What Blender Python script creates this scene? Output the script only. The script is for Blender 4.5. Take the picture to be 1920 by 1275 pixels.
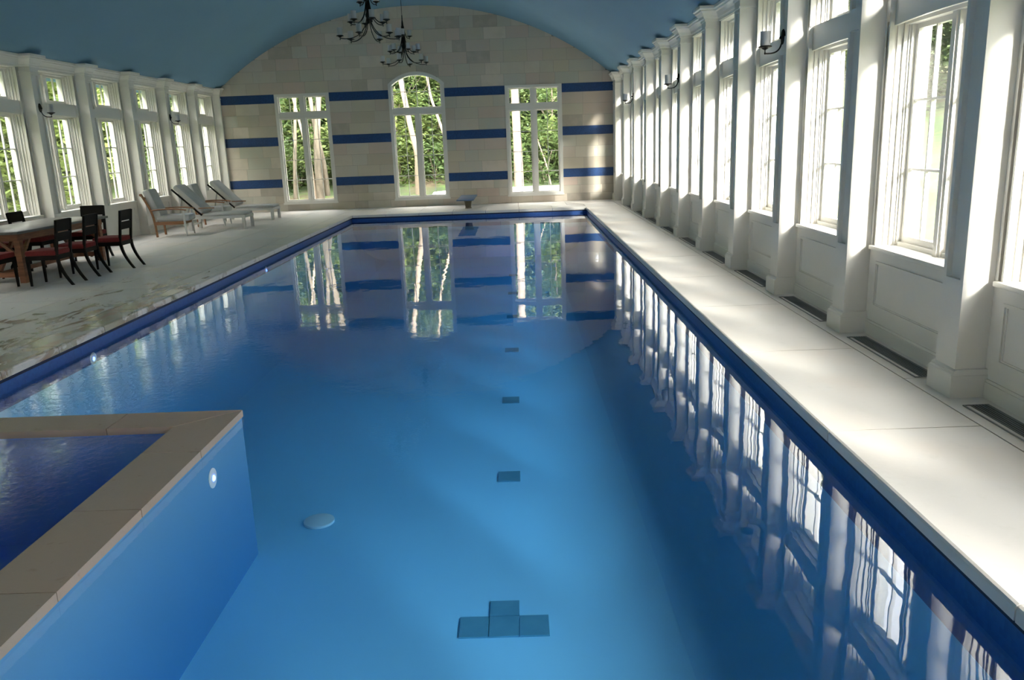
import bpy, bmesh, math, random
from mathutils import Vector, Matrix
random.seed(7)
PI = math.pi
scn = bpy.context.scene
C = scn.collection
for o in list(bpy.data.objects): bpy.data.objects.remove(o)

# ------------------------------------------------------------------ camera
CAMH = 1.8
def cam_basis(p, y, r):
    fw = Vector((math.sin(y)*math.cos(p), math.cos(y)*math.cos(p), -math.sin(p)))
    rt = Vector((math.cos(y), -math.sin(y), 0)); up = rt.cross(fw)
    return math.cos(r)*rt + math.sin(r)*up, -math.sin(r)*rt + math.cos(r)*up, fw
rt, up, fw = cam_basis(.2396, -.0141, -.0379)
cd = bpy.data.cameras.new('camera'); cam = bpy.data.objects.new('camera', cd); C.objects.link(cam)
cam.matrix_world = Matrix(((rt.x, up.x, -fw.x, 0), (rt.y, up.y, -fw.y, 0), (rt.z, up.z, -fw.z, CAMH), (0, 0, 0, 1)))
cd.sensor_width = 36; cd.lens = 1515.28*36/1920; cd.clip_start = .05; cd.clip_end = 400
scn.camera = cam
# ------------------------------------------------------------------ world, sun, exposure
w = bpy.data.worlds.new('sky'); scn.world = w; w.use_nodes = True
bg = w.node_tree.nodes['Background']; bg.inputs[0].default_value = (1, .965, .94, 1); bg.inputs[1].default_value = 1.15
sd = bpy.data.lights.new('sun', 'SUN'); sd.energy = 2.0; sd.angle = math.radians(10); sd.color = (1, .95, .86)
so = bpy.data.objects.new('sun', sd); C.objects.link(so)
sun_dir = Vector((-.46, .89, -.43)).normalized()
so.rotation_euler = sun_dir.to_track_quat('-Z', 'Y').to_euler(); so.location = (20, -30, 20)
vs = scn.view_settings; vs.view_transform = 'Standard'; vs.look = 'None'; vs.gamma = 1; vs.use_curve_mapping = False
vs.exposure = 3.75
scn.cycles.diffuse_bounces = 8; scn.cycles.transparent_max_bounces = 24

# ------------------------------------------------------------------ materials
def mat(name, col, rough=.6, metal=0, spec=.5, noise=None, var=None, bump=None, objrand=None, emit=None, transl=0, coat=0):
    m = bpy.data.materials.new(name); m.use_nodes = True
    nt = m.node_tree; N = nt.nodes; L = nt.links; b = N['Principled BSDF']
    b.inputs['Roughness'].default_value = rough; b.inputs['Metallic'].default_value = metal
    b.inputs['Specular IOR Level'].default_value = spec; b.inputs['Base Color'].default_value = (*col, 1)
    if coat: b.inputs['Coat Weight'].default_value = coat
    tc = N.new('ShaderNodeTexCoord'); src = None
    if objrand:      # list of colours picked per object
        oi = N.new('ShaderNodeObjectInfo'); cr = N.new('ShaderNodeValToRGB'); e = cr.color_ramp
        while len(e.elements) < len(objrand): e.elements.new(.5)
        for k, c in enumerate(objrand):
            e.elements[k].position = k/(len(objrand)-1); e.elements[k].color = (*c, 1)
        L.new(oi.outputs['Random'], cr.inputs[0]); src = cr.outputs[0]
    if noise:        # (scale, colour2, lo, hi)
        for (sc, c2, lo, hi) in (noise if isinstance(noise, list) else [noise]):
            geo = N.new('ShaderNodeNewGeometry'); n = N.new('ShaderNodeTexNoise'); n.inputs['Detail'].default_value = 6
            if isinstance(sc, tuple):
                mp = N.new('ShaderNodeMapping'); mp.inputs['Scale'].default_value = sc
                L.new(geo.outputs['Position'], mp.inputs[0]); L.new(mp.outputs[0], n.inputs['Vector']); n.inputs['Scale'].default_value = 1
            else:
                L.new(geo.outputs['Position'], n.inputs['Vector']); n.inputs['Scale'].default_value = sc
            r = N.new('ShaderNodeMapRange'); r.inputs[1].default_value = lo; r.inputs[2].default_value = hi
            L.new(n.outputs[0], r.inputs[0])
            mx = N.new('ShaderNodeMix'); mx.data_type = 'RGBA'; L.new(r.outputs[0], mx.inputs[0])
            if src: L.new(src, mx.inputs[6])
            else: mx.inputs[6].default_value = (*col, 1)
            mx.inputs[7].default_value = (*c2, 1); src = mx.outputs[2]
    if src: L.new(src, b.inputs['Base Color'])
    if bump:
        geo = N.new('ShaderNodeNewGeometry'); n = N.new('ShaderNodeTexNoise'); n.inputs['Scale'].default_value = bump[0]; n.inputs['Detail'].default_value = 5
        L.new(geo.outputs['Position'], n.inputs['Vector'])
        bp = N.new('ShaderNodeBump'); bp.inputs['Strength'].default_value = bump[1]; bp.inputs['Distance'].default_value = .01
        L.new(n.outputs[0], bp.inputs['Height']); L.new(bp.outputs[0], b.inputs['Normal'])
    if emit:
        b.inputs['Emission Color'].default_value = (*emit[0], 1); b.inputs['Emission Strength'].default_value = emit[1]
    if transl:
        out = N['Material Output']; t = N.new('ShaderNodeBsdfTranslucent'); ms = N.new('ShaderNodeMixShader'); ms.inputs[0].default_value = transl
        if src: L.new(src, t.inputs[0])
        else: t.inputs[0].default_value = (*col, 1)
        L.new(b.outputs[0], ms.inputs[1]); L.new(t.outputs[0], ms.inputs[2]); L.new(ms.outputs[0], out.inputs[0])
    return m

M = {}
M['white'] = mat('white_paint', (.77, .745, .70), .45, noise=(1.3, (.74, .715, .67), .35, .65))
M['white_ext'] = mat('white_exterior_paint', (.8, .8, .78), .6)
M['ceiling'] = mat('blue_ceiling_paint', (.13, .265, .39), .8, noise=(.6, (.14, .285, .41), .3, .7))
M['stone'] = mat('limestone_block', (.4, .36, .3), .7, objrand=[(.52, .48, .39), (.62, .49, .42), (.56, .52, .43), (.68, .59, .50), (.52, .51, .44), (.60, .53, .41), (.43, .38, .32)],
                 noise=[(3.5, (.57, .50, .42), .45, .85)], bump=(30, .15))
M['mortar'] = mat('wall_mortar', (.27, .24, .20), .9)
M['paver'] = mat('deck_limestone', (.6, .57, .52), .42, objrand=[(.68, .65, .61), (.71, .67, .62), (.68, .64, .59), (.70, .67, .635), (.67, .63, .58)],
                 noise=[(1.1, (.70, .62, .55), .5, .8), (9, (.63, .60, .55), .6, .85)], bump=(25, .08))
M['navy'] = mat('coping_shadow_navy', (.006, .01, .04), .6)  # colour of the painted shadow line below the coping
M['grout'] = mat('deck_grout', (.22, .14, .10), .9)
M['ledge'] = mat('pink_limestone', (.5, .42, .34), .5, objrand=[(.33, .27, .215), (.35, .275, .22), (.31, .265, .22), (.36, .27, .22)],
                 noise=[(14, (.25, .18, .13), .66, .8), (2, (.36, .27, .205), .5, .8)], bump=(25, .1))
M['bluetile'] = None
M['black'] = mat('black_iron', (.006, .006, .006), .5, spec=.2)
M['shade'] = mat('frosted_glass', (.72, .72, .73), .35, transl=.5)
M['darkwood'] = mat('ebonised_wood', (.006, .005, .005), .5, spec=.12)
M['red'] = mat('red_fabric', (.17, .010, .012), .85, noise=(40, (.13, .008, .010), .4, .6), bump=(200, .2))
M['teak'] = mat('teak_wood', (.34, .17, .075), .5, noise=((3, 3, 40), (.22, .10, .045), .35, .65))
M['tablewood'] = mat('brown_table_wood', (.26, .105, .05), .45, noise=((4, 4, 30), (.16, .06, .03), .35, .65))
M['tabletop'] = mat('grey_table_top', (.17, .17, .17), .35, noise=((9, 1.5, 4), (.11, .11, .11), .35, .65))
M['cushion'] = mat('grey_cushion_fabric', (.52, .52, .51), .9, bump=(150, .2), noise=(4, (.46, .46, .45), .4, .7))
M['whitewood'] = mat('whitewashed_wood', (.58, .57, .55), .6)
M['steel'] = mat('brushed_steel', (.5, .5, .5), .35, metal=1)
M['vent'] = mat('vent_grille_metal', (.20, .20, .20), .5)
M['ventdark'] = mat('vent_shade_black', (.01, .01, .01), .9)
M['boardblue'] = mat('diving_board_blue', (.10, .16, .26), .5)
M['pedestal'] = mat('bronze_pedestal', (.10, .085, .05), .5)
M['plastic'] = mat('white_plastic', (.8, .8, .8), .4)
M['bark'] = mat('grey_bark', (.17, .14, .105), .9, noise=((8, 8, 2), (.09, .075, .055), .4, .65))
M['palebark'] = mat('pale_birch_bark', (.27, .21, .155), .85, noise=((6, 6, 3), (.16, .13, .10), .5, .75))
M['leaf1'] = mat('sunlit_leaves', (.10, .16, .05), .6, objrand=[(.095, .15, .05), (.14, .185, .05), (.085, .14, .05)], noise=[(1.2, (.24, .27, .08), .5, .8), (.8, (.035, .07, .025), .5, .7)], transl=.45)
M['leaf3'] = mat('bright_yellow_green_leaves', (.30, .38, .12), .6, noise=[(1.2, (.42, .46, .16), .5, .8), (.8, (.12, .17, .06), .55, .8)], transl=.5)  # brightened leaf copy, makes up in colour for shade on the left trees
M['leaf2'] = mat('shaded_leaves', (.05, .09, .03), .7, objrand=[(.055, .095, .03), (.04, .08, .03), (.08, .12, .035)], noise=[(.8, (.014, .03, .012), .45, .7)], transl=.35)  # darker leaf copy with the woodland shade put into its colour
M['ground'] = mat('forest_floor', (.045, .07, .025), .95, noise=[(.35, (.12, .08, .05), .5, .68), (2.5, (.08, .14, .03), .5, .7)], bump=(3, .5))
M['terrace'] = mat('white_terrace_stone', (.85, .84, .82), .6)
M['drain'] = mat('white_drain_cover', (.92, .92, .88), .5)
M['led'] = mat('blue_pool_light', (.1, .2, .9), .3, emit=((.06, .12, 1), 1.6))

def schlick(N, L, f0, normal=None):
    geo = N.new('ShaderNodeNewGeometry'); d = N.new('ShaderNodeVectorMath'); d.operation = 'DOT_PRODUCT'
    L.new(geo.outputs['Incoming'], d.inputs[0]); L.new(normal if normal else geo.outputs['Normal'], d.inputs[1])
    a = N.new('ShaderNodeMath'); a.operation = 'ABSOLUTE'; L.new(d.outputs['Value'], a.inputs[0])
    b = N.new('ShaderNodeMath'); b.operation = 'SUBTRACT'; b.inputs[0].default_value = 1; b.use_clamp = True; L.new(a.outputs[0], b.inputs[1])
    c = N.new('ShaderNodeMath'); c.operation = 'POWER'; c.inputs[1].default_value = 5; L.new(b.outputs[0], c.inputs[0])
    e = N.new('ShaderNodeMath'); e.operation = 'MULTIPLY_ADD'; e.inputs[1].default_value = 1-f0; e.inputs[2].default_value = f0; L.new(c.outputs[0], e.inputs[0])
    return e
# blue mosaic tile
def tile_mat(name, c1, c2, scale, rough=.15):
    m = bpy.data.materials.new(name); m.use_nodes = True; nt = m.node_tree; N = nt.nodes; L = nt.links; b = N['Principled BSDF']
    geo = N.new('ShaderNodeNewGeometry'); mp = N.new('ShaderNodeMapping'); L.new(geo.outputs['Position'], mp.inputs[0])
    mp.inputs['Rotation'].default_value = (PI/2, 0, 0)
    v = N.new('ShaderNodeTexVoronoi'); v.distance = 'CHEBYCHEV'; v.inputs['Scale'].default_value = scale; v.inputs['Randomness'].default_value = .0
    L.new(geo.outputs['Position'], v.inputs['Vector'])
    cr = N.new('ShaderNodeMix'); cr.data_type = 'RGBA'; cr.inputs[6].default_value = (*c1, 1); cr.inputs[7].default_value = (*c2, 1)
    sx = N.new('ShaderNodeSeparateColor'); L.new(v.outputs['Color'], sx.inputs[0]); L.new(sx.outputs[0], cr.inputs[0])
    L.new(cr.outputs[2], b.inputs['Base Color']); b.inputs['Roughness'].default_value = rough
    return m
M['bluetile'] = tile_mat('cobalt_mosaic_tile', (.010, .045, .16), (.014, .065, .21), 38, .4)
M['poolwall'] = tile_mat('cobalt_pool_tile', (.013, .065, .25), (.018, .085, .30), 38, .4)
M['poolfloor'] = mat('pool_plaster', (.40, .78, .97), .8, noise=[(.5, (.38, .75, .95), .3, .7)])
M['plaster'] = mat('pool_wall_plaster', (.35, .71, .93), .8, noise=[(.5, (.33, .68, .91), .3, .7)])  # slightly darker copy of the pool plaster, wall shade put into the colour
M['spaouter'] = mat('spa_outer_plaster', (.11, .32, .56), .8)
M['spafloor'] = mat('spa_tile', (.16, .36, .86), .6, noise=(6, (.14, .32, .80), .3, .7))
M['markdark'] = mat('lane_mark_tile', (.10, .30, .40), .7, noise=(5, (.13, .35, .45), .3, .7))

def glass_mat():
    m = bpy.data.materials.new('window_glass'); m.use_nodes = True; nt = m.node_tree; N = nt.nodes; L = nt.links
    N.remove(N['Principled BSDF']); out = N['Material Output']
    f = schlick(N, L, .03)
    t = N.new('ShaderNodeBsdfTransparent'); t.inputs[0].default_value = (.97, .985, .975, 1)
    g = N.new('ShaderNodeBsdfGlossy'); g.inputs['Roughness'].default_value = 0
    mx = N.new('ShaderNodeMixShader'); L.new(f.outputs[0], mx.inputs[0]); L.new(t.outputs[0], mx.inputs[1]); L.new(g.outputs[0], mx.inputs[2])
    L.new(mx.outputs[0], out.inputs[0]); return m
M['glass'] = glass_mat()

def water_mat(name, tint, ripple):
    m = bpy.data.materials.new(name); m.use_nodes = True; nt = m.node_tree; N = nt.nodes; L = nt.links
    N.remove(N['Principled BSDF']); out = N['Material Output']
    geo = N.new('ShaderNodeNewGeometry')
    sep = N.new('ShaderNodeSeparateXYZ'); L.new(geo.outputs['Position'], sep.inputs[0])
    # agitated water near the spa spillover (low x, low y), calm elsewhere
    rx = N.new('ShaderNodeMapRange'); rx.inputs[1].default_value = .5; rx.inputs[2].default_value = -3.2; L.new(sep.outputs[0], rx.inputs[0])
    ry = N.new('ShaderNodeMapRange'); ry.inputs[1].default_value = 11; ry.inputs[2].default_value = 5.5; L.new(sep.outputs[1], ry.inputs[0])
    mul = N.new('ShaderNodeMath'); mul.operation = 'MULTIPLY'; L.new(rx.outputs[0], mul.inputs[0]); L.new(ry.outputs[0], mul.inputs[1])
    amp = N.new('ShaderNodeMath'); amp.operation = 'MULTIPLY_ADD'; L.new(mul.outputs[0], amp.inputs[0]); amp.inputs[1].default_value = ripple[1]; amp.inputs[2].default_value = 0
    n1 = N.new('ShaderNodeTexNoise'); n1.inputs['Scale'].default_value = 16; n1.inputs['Detail'].default_value = 3; L.new(geo.outputs['Position'], n1.inputs['Vector'])
    n2 = N.new('ShaderNodeTexNoise'); n2.inputs['Scale'].default_value = 2.2; n2.inputs['Detail'].default_value = 1.5; L.new(geo.outputs['Position'], n2.inputs['Vector'])
    h1 = N.new('ShaderNodeMath'); h1.operation = 'MULTIPLY'; L.new(n1.outputs[0], h1.inputs[0]); L.new(amp.outputs[0], h1.inputs[1])
    h2 = N.new('ShaderNodeMath'); h2.operation = 'MULTIPLY_ADD'; L.new(n2.outputs[0], h2.inputs[0]); h2.inputs[1].default_value = ripple[0]; L.new(h1.outputs[0], h2.inputs[2])
    n3 = N.new('ShaderNodeTexNoise'); n3.inputs['Scale'].default_value = 9; n3.inputs['Detail'].default_value = 1; L.new(geo.outputs['Position'], n3.inputs['Vector'])
    h3 = N.new('ShaderNodeMath'); h3.operation = 'MULTIPLY_ADD'; L.new(n3.outputs[0], h3.inputs[0]); h3.inputs[1].default_value = ripple[0]*.13; L.new(h2.outputs[0], h3.inputs[2])
    bp = N.new('ShaderNodeBump'); bp.inputs['Strength'].default_value = 1; bp.inputs['Distance'].default_value = 1; L.new(h3.outputs[0], bp.inputs['Height'])
    f = schlick(N, L, .035, bp.outputs[0])
    t = N.new('ShaderNodeBsdfTransparent'); t.inputs[0].default_value = (1, 1, 1, 1)
    va = N.new('ShaderNodeVolumeAbsorption'); va.inputs[0].default_value = (*[1+math.log(c) for c in tint], 1); va.inputs[1].default_value = 1; L.new(va.outputs[0], out.inputs['Volume'])
    g = N.new('ShaderNodeBsdfGlossy'); g.inputs['Roughness'].default_value = 0; g.inputs[0].default_value = (.95, .97, 1, 1); L.new(bp.outputs[0], g.inputs['Normal'])
    mx = N.new('ShaderNodeMixShader'); L.new(f.outputs[0], mx.inputs[0]); L.new(t.outputs[0], mx.inputs[1]); L.new(g.outputs[0], mx.inputs[2])
    L.new(mx.outputs[0], out.inputs[0]); return m
M['water'] = water_mat('pool_water', (.70, .845, .94), (.0017, .0020))
M['spawater'] = water_mat('spa_water', (.60, .76, .95), (.0012, .0025))

def wet_paver():
    m = M['paver'].copy(); m.name = 'wet_dim_deck_limestone'; nt = m.node_tree; N = nt.nodes; L = nt.links; b = N['Principled BSDF']
    old = b.inputs['Base Color'].links[0].from_socket
    geo = N.new('ShaderNodeNewGeometry'); sep = N.new('ShaderNodeSeparateXYZ'); L.new(geo.outputs['Position'], sep.inputs[0])
    # splashed zone beside the pool edge
    r = N.new('ShaderNodeMapRange'); r.inputs[1].default_value = -7.2; r.inputs[2].default_value = -5.0; L.new(sep.outputs[0], r.inputs[0])
    r2 = N.new('ShaderNodeMapRange'); r2.inputs[1].default_value = 15; r2.inputs[2].default_value = 9; L.new(sep.outputs[1], r2.inputs[0])
    mp = N.new('ShaderNodeMapping'); mp.inputs['Scale'].default_value = (2.0, .75, 1); L.new(geo.outputs['Position'], mp.inputs[0])
    n = N.new('ShaderNodeTexNoise'); n.inputs['Scale'].default_value = 1.7; n.inputs['Detail'].default_value = 9; n.inputs['Roughness'].default_value = .6; n.inputs['Distortion'].default_value = 1.2; L.new(mp.outputs[0], n.inputs['Vector'])
    mm = N.new('ShaderNodeMath'); mm.operation = 'MULTIPLY'; L.new(r.outputs[0], mm.inputs[0]); L.new(r2.outputs[0], mm.inputs[1])
    ad = N.new('ShaderNodeMath'); ad.operation = 'MULTIPLY_ADD'; L.new(mm.outputs[0], ad.inputs[0]); ad.inputs[1].default_value = .30; L.new(n.outputs[0], ad.inputs[2])
    st = N.new('ShaderNodeMapRange'); st.inputs[1].default_value = .69; st.inputs[2].default_value = .77; L.new(ad.outputs[0], st.inputs[0])
    c2 = N.new('ShaderNodeTexNoise'); c2.inputs['Scale'].default_value = 2.3; L.new(mp.outputs[0], c2.inputs['Vector'])
    cr = N.new('ShaderNodeValToRGB'); e = cr.color_ramp.elements; e[0].position = .45; e[0].color = (.34, .32, .25, 1); e[1].position = .60; e[1].color = (.33, .23, .17, 1); L.new(c2.outputs[0], cr.inputs[0])
    mx = N.new('ShaderNodeMix'); mx.data_type = 'RGBA'; L.new(st.outputs[0], mx.inputs[0]); L.new(old, mx.inputs[6]); L.new(cr.outputs[0], mx.inputs[7])
    L.new(mx.outputs[2], b.inputs['Base Color'])
    rr = N.new('ShaderNodeMapRange'); rr.inputs[3].default_value = .42; rr.inputs[4].default_value = .22; L.new(st.outputs[0], rr.inputs[0]); L.new(rr.outputs[0], b.inputs['Roughness'])
    return m
M['wet_dim_paver'] = wet_paver()
for n_ in M['wet_dim_paver'].node_tree.nodes:  # left deck stone darkened overall, its dimmer light put into the colours
    if n_.type == 'VALTORGB' and len(n_.color_ramp.elements) > 3:
        for e_ in n_.color_ramp.elements: e_.color = (e_.color[0]*.86, e_.color[1]*.87, e_.color[2]*.89, 1)

# ------------------------------------------------------------------ mesh helpers
class MB:
    def __init__(s): s.v = []; s.f = []; s.sm = []
    def add(s, vs, fs, smooth=False):
        b = len(s.v); s.v += [tuple(v) for v in vs]; s.f += [tuple(b+i for i in f) for f in fs]; s.sm += [smooth]*len(fs); return s
    def box(s, a, b, bev=0):
        x0, x1 = sorted((a[0], b[0])); y0, y1 = sorted((a[1], b[1])); z0, z1 = sorted((a[2], b[2]))
        if bev <= 0:
            return s.add([(x0, y0, z0), (x1, y0, z0), (x1, y1, z0), (x0, y1, z0), (x0, y0, z1), (x1, y0, z1), (x1, y1, z1), (x0, y1, z1)],
                         [(0, 3, 2, 1), (4, 5, 6, 7), (0, 1, 5, 4), (1, 2, 6, 5), (2, 3, 7, 6), (3, 0, 4, 7)])
        bm = bmesh.new(); bmesh.ops.create_cube(bm, size=1)
        for v in bm.verts: v.co = Vector(((x0+x1)/2+v.co.x*(x1-x0), (y0+y1)/2+v.co.y*(y1-y0), (z0+z1)/2+v.co.z*(z1-z0)))
        bmesh.ops.bevel(bm, geom=bm.edges[:], offset=bev, segments=2, profile=.5, affect='EDGES')
        return s.frombm(bm, True)
    def frombm(s, bm, smooth=False):
        bm.verts.index_update(); s.add([v.co[:] for v in bm.verts], [[v.index for v in f.verts] for f in bm.faces], smooth); bm.free(); return s
    def bar(s, p, q, wd, ht, upv=(0, 0, 1)):
        p = Vector(p); q = Vector(q); d = (q-p).normalized(); u = Vector(upv)
        if abs(d.dot(u)) > .95: u = Vector((0, 1, 0))
        sx = d.cross(u).normalized(); sy = sx.cross(d).normalized()
        vs = []
        for c in (p, q):
            for a, b in ((-1, -1), (1, -1), (1, 1), (-1, 1)): vs.append(c+sx*a*wd/2+sy*b*ht/2)
        return s.add(vs, [(0, 3, 2, 1), (4, 5, 6, 7), (0, 1, 5, 4), (1, 2, 6, 5), (2, 3, 7, 6), (3, 0, 4, 7)])
    def tube(s, pts, rad, n=8, flat=1.0):
        pts = [Vector(p) for p in pts]; m = len(pts)
        if not isinstance(rad, (list, tuple)): rad = [rad]*m
        vs = []; pu = None
        for i, p in enumerate(pts):
            d = (pts[min(i+1, m-1)]-pts[max(i-1, 0)]).normalized()
            if pu is None: pu = Vector((0, 0, 1)) if abs(d.z) < .9 else Vector((1, 0, 0))
            a = d.cross(pu).normalized(); b = a.cross(d).normalized(); pu = b
            for k in range(n):
                t = 2*PI*k/n; vs.append(p+a*math.cos(t)*rad[i]+b*math.sin(t)*rad[i]*flat)
        fs = [(i*n+k, i*n+(k+1) % n, (i+1)*n+(k+1) % n, (i+1)*n+k) for i in range(m-1) for k in range(n)]
        fs += [tuple(range(n))[::-1], tuple((m-1)*n+k for k in range(n))]
        return s.add(vs, fs, True)
    def lathe(s, prof, c=(0, 0, 0), n=16, axis='z'):
        vs = []
        for r, z in prof:
            for k in range(n):
                t = 2*PI*k/n
                p = (r*math.cos(t), r*math.sin(t), z)
                if axis == 'x': p = (z, r*math.cos(t), r*math.sin(t))
                if axis == 'y': p = (r*math.cos(t), z, r*math.sin(t))
                vs.append((c[0]+p[0], c[1]+p[1], c[2]+p[2]))
        fs = [(i*n+k, i*n+(k+1) % n, (i+1)*n+(k+1) % n, (i+1)*n+k) for i in range(len(prof)-1) for k in range(n)]
        fs += [tuple(range(n))[::-1], tuple((len(prof)-1)*n+k for k in range(n))]
        return s.add(vs, fs, True)
    def prism(s, poly, axis, a, b):   # poly of 2D points extruded along axis between a and b
        n = len(poly)
        def P(u, v, t):
            return {'x': (t, u, v), 'y': (u, t, v), 'z': (u, v, t)}[axis]
        vs = [P(u, v, a) for u, v in poly]+[P(u, v, b) for u, v in poly]
        fs = [tuple(range(n))[::-1], tuple(range(n, 2*n))]+[(i, (i+1) % n, n+(i+1) % n, n+i) for i in range(n)]
        return s.add(vs, fs)
    def build(s, name, m, parent=None, kind=None, recalc=True):
        me = bpy.data.meshes.new(name); me.from_pydata(s.v, [], s.f); me.update()
        if recalc:
            bm = bmesh.new(); bm.from_mesh(me); bmesh.ops.recalc_face_normals(bm, faces=bm.faces[:]); bm.to_mesh(me); bm.free()
        if any(s.sm):
            me.polygons.foreach_set('use_smooth', s.sm)
            try: me.set_sharp_from_angle(angle=math.radians(40))
            except Exception: pass
        me.materials.append(m)
        o = bpy.data.objects.new(name, me); C.objects.link(o)
        if parent: o.parent = parent
        if kind: o['kind'] = kind
        return o
def tag(o, label=None, cat=None, group=None, kind=None):
    if label: o['label'] = label
    if cat: o['category'] = cat
    if group: o['group'] = group
    if kind: o['kind'] = kind
    return o
def empty(name, loc=(0, 0, 0), rz=0, parent=None):
    o = bpy.data.objects.new(name, None); C.objects.link(o); o.location = loc; o.rotation_euler = (0, 0, rz); o.empty_display_size = .1
    if parent: o.parent = parent
    return o
def kids(o): return [c for c in bpy.data.objects if c.parent == o]
def copy_tree(o, parent=None):
    c = o.copy(); C.objects.link(c); c.parent = parent
    for ch in list(CH.get(o.name, [])) or kids(o): copy_tree(ch, c)
    return c
CH = {}
def inst(o, name, loc, parent, rz=0):
    c = bpy.data.objects.new(name, o.data); C.objects.link(c); c.location = loc; c.rotation_euler = (0, 0, rz); c.parent = parent; return c
def bezier(p0, p1, p2, p3, n=10):
    out = []
    for i in range(n+1):
        t = i/n; out.append(tuple((1-t)**3*a+3*(1-t)**2*t*b+3*(1-t)*t*t*c+t**3*d for a, b, c, d in zip(p0, p1, p2, p3)))
    return out

# ------------------------------------------------------------------ dimensions
XR, XL = 3.13, -8.99            # wall panel planes
PR, PL = 2.92, -8.78            # pilaster fronts
YE, YB = 25.117, -5.0           # end wall, wall behind the camera
PXR, PXL, PY1, PY0 = 1.862, -4.616, 22.57, -1.5   # pool edges
WZ = -.16; PZ = -1.3
SP = 1.927
YR = [5.263+SP*i for i in range(-5, 11)]
YLf = [5.70+SP*i for i in range(-5, 11)]
CX, RV, ZA = -2.93, 9.14, 5.77
def vault(x): return ZA-RV+math.sqrt(max(0, RV*RV-(x-CX)**2))

# ------------------------------------------------------------------ floor deck
floor = MB()
th = -.14
for (x0, x1, y0, y1) in ((PXR+.10, XR, YB, YE), (XL, PXL-.10, YB, YE), (PXL-.10, PXR+.10, PY1+.10, YE), (PXL-.10, PXR+.10, YB, PY0-.1)):
    floor.box((x0, y0, -.2), (x1, y1, -.012))
# (slab stops under the coping stones)
floor = tag(floor.build('floor', M['grout']), 'pale limestone paved pool deck around the water', 'floor', kind='structure')
def paver(x0, x1, y0, y1, m, nose=None):
    g = .005; z0 = -.012; z1 = 0
    mb = MB()
    if nose:   # coping stone with a rounded nose that overhangs the water
        h = .072; r = .018
        pr = [(0, 0), (r*.3, .0), ]
        if nose in '+-':           # nose towards -x ('-') or +x ('+')
            xe = x0 if nose == '-' else x1; xi = (x1-g) if nose == '-' else (x0+g); sg = 1 if nose == '-' else -1
            poly = [(xi, z1), (xe+sg*r, z1), (xe+sg*r*.3, z1-r*.3), (xe, z1-r), (xe, -h), (xe+sg*.07, -h), (xe+sg*.07, z0-.001), (xi, z0-.001)]
            mb.prism(poly, 'y', y0+g, y1-g)
        else:
            ye = y0
            poly = [(y1-g, z1), (ye+r, z1), (ye+r*.3, z1-r*.3), (ye, z1-r), (ye, -h), (ye+.07, -h), (ye+.07, z0-.001), (y1-g, z0-.001)]
            mb.prism(poly, 'x', x0+g, x1-g)
    else:
        mb.box((x0+g, y0+g, z0-.001), (x1-g, y1-g, z1))
    mb.build('paver', m, floor)
def frange(a, b, n): return [a+(b-a)*i/n for i in range(n+1)]
ys = [YB+.01]+[-3.0+1.93*k for k in range(14) if -3.0+1.93*k < PY1-.5]+[PY1]
for a, b in zip(ys, ys[1:]): paver(PXR, 2.80, a, b, M['paver'], '-')
ys2 = [YB+.01]+[-3.9+1.93*k for k in range(16) if -3.9+1.93*k < YE-.6]+[YE]
for a, b in zip(ys2, ys2[1:]): paver(2.80, XR, a, b, M['paver'])
# left deck: narrow coping then large slabs
ys = [YB+.01]+[-4.2+.92*k for k in range(40) if -4.2+.92*k < PY1-.4]+[PY1]
for a, b in zip(ys, ys[1:]): paver(PXL-.40, PXL, a, b, M['wet_dim_paver'], '+')
cols = [XL, -8.05, -7.05, -6.05, PXL-.40]
for ci in range(4):
    ys = [YB+.01]+[-4.6+(.75 if ci % 2 else 0)+1.5*k for k in range(22) if -4.6+(.75 if ci % 2 else 0)+1.5*k < YE-.4]+[YE]
    for a, b in zip(ys, ys[1:]): paver(cols[ci], cols[ci+1], a, b, M['wet_dim_paver'])
# far deck
xs = frange(PXL, PXR, 7)
for a, b in zip(xs, xs[1:]): paver(a, b, PY1, PY1+.9, M['paver'], 'y')
paver(PXR, 2.80, PY1, PY1+.9, M['paver']); paver(PXL-.4, PXL, PY1, PY1+.9, M['paver'])
xs = [PXL-.4]+frange(PXL+.4, 2.80, 5)
for (ya, yb) in ((PY1+.9, 24.3), (24.3, YE)):
    for a, b in zip(xs, xs[1:]): paver(a, b, ya, yb, M['paver'])

# ------------------------------------------------------------------ pool basin
bx = MB(); x0, x1 = PXL-.035, PXR+.035; y0, y1 = PY0-.03, PY1+.035
for a, b in (((x0-.1, y0, PZ), (x0, y1, -.02)), ((x1, y0, PZ), (x1+.1, y1, -.02)), ((x0-.1, y1, PZ), (x1+.1, y1+.1, -.02)), ((x0-.1, y0-.1, PZ), (x1+.1, y0, -.02))):
    bx.box(a, b)
basin = tag(bx.build('pool_basin', M['plaster']), 'deep blue tiled walls of the long swimming pool', 'swimming pool', kind='structure')
MB().box((x0-.1, y0-.1, PZ-.1), (x1+.1, y1+.1, PZ)).build('pool_bottom', M['poolfloor'], basin)
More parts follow.
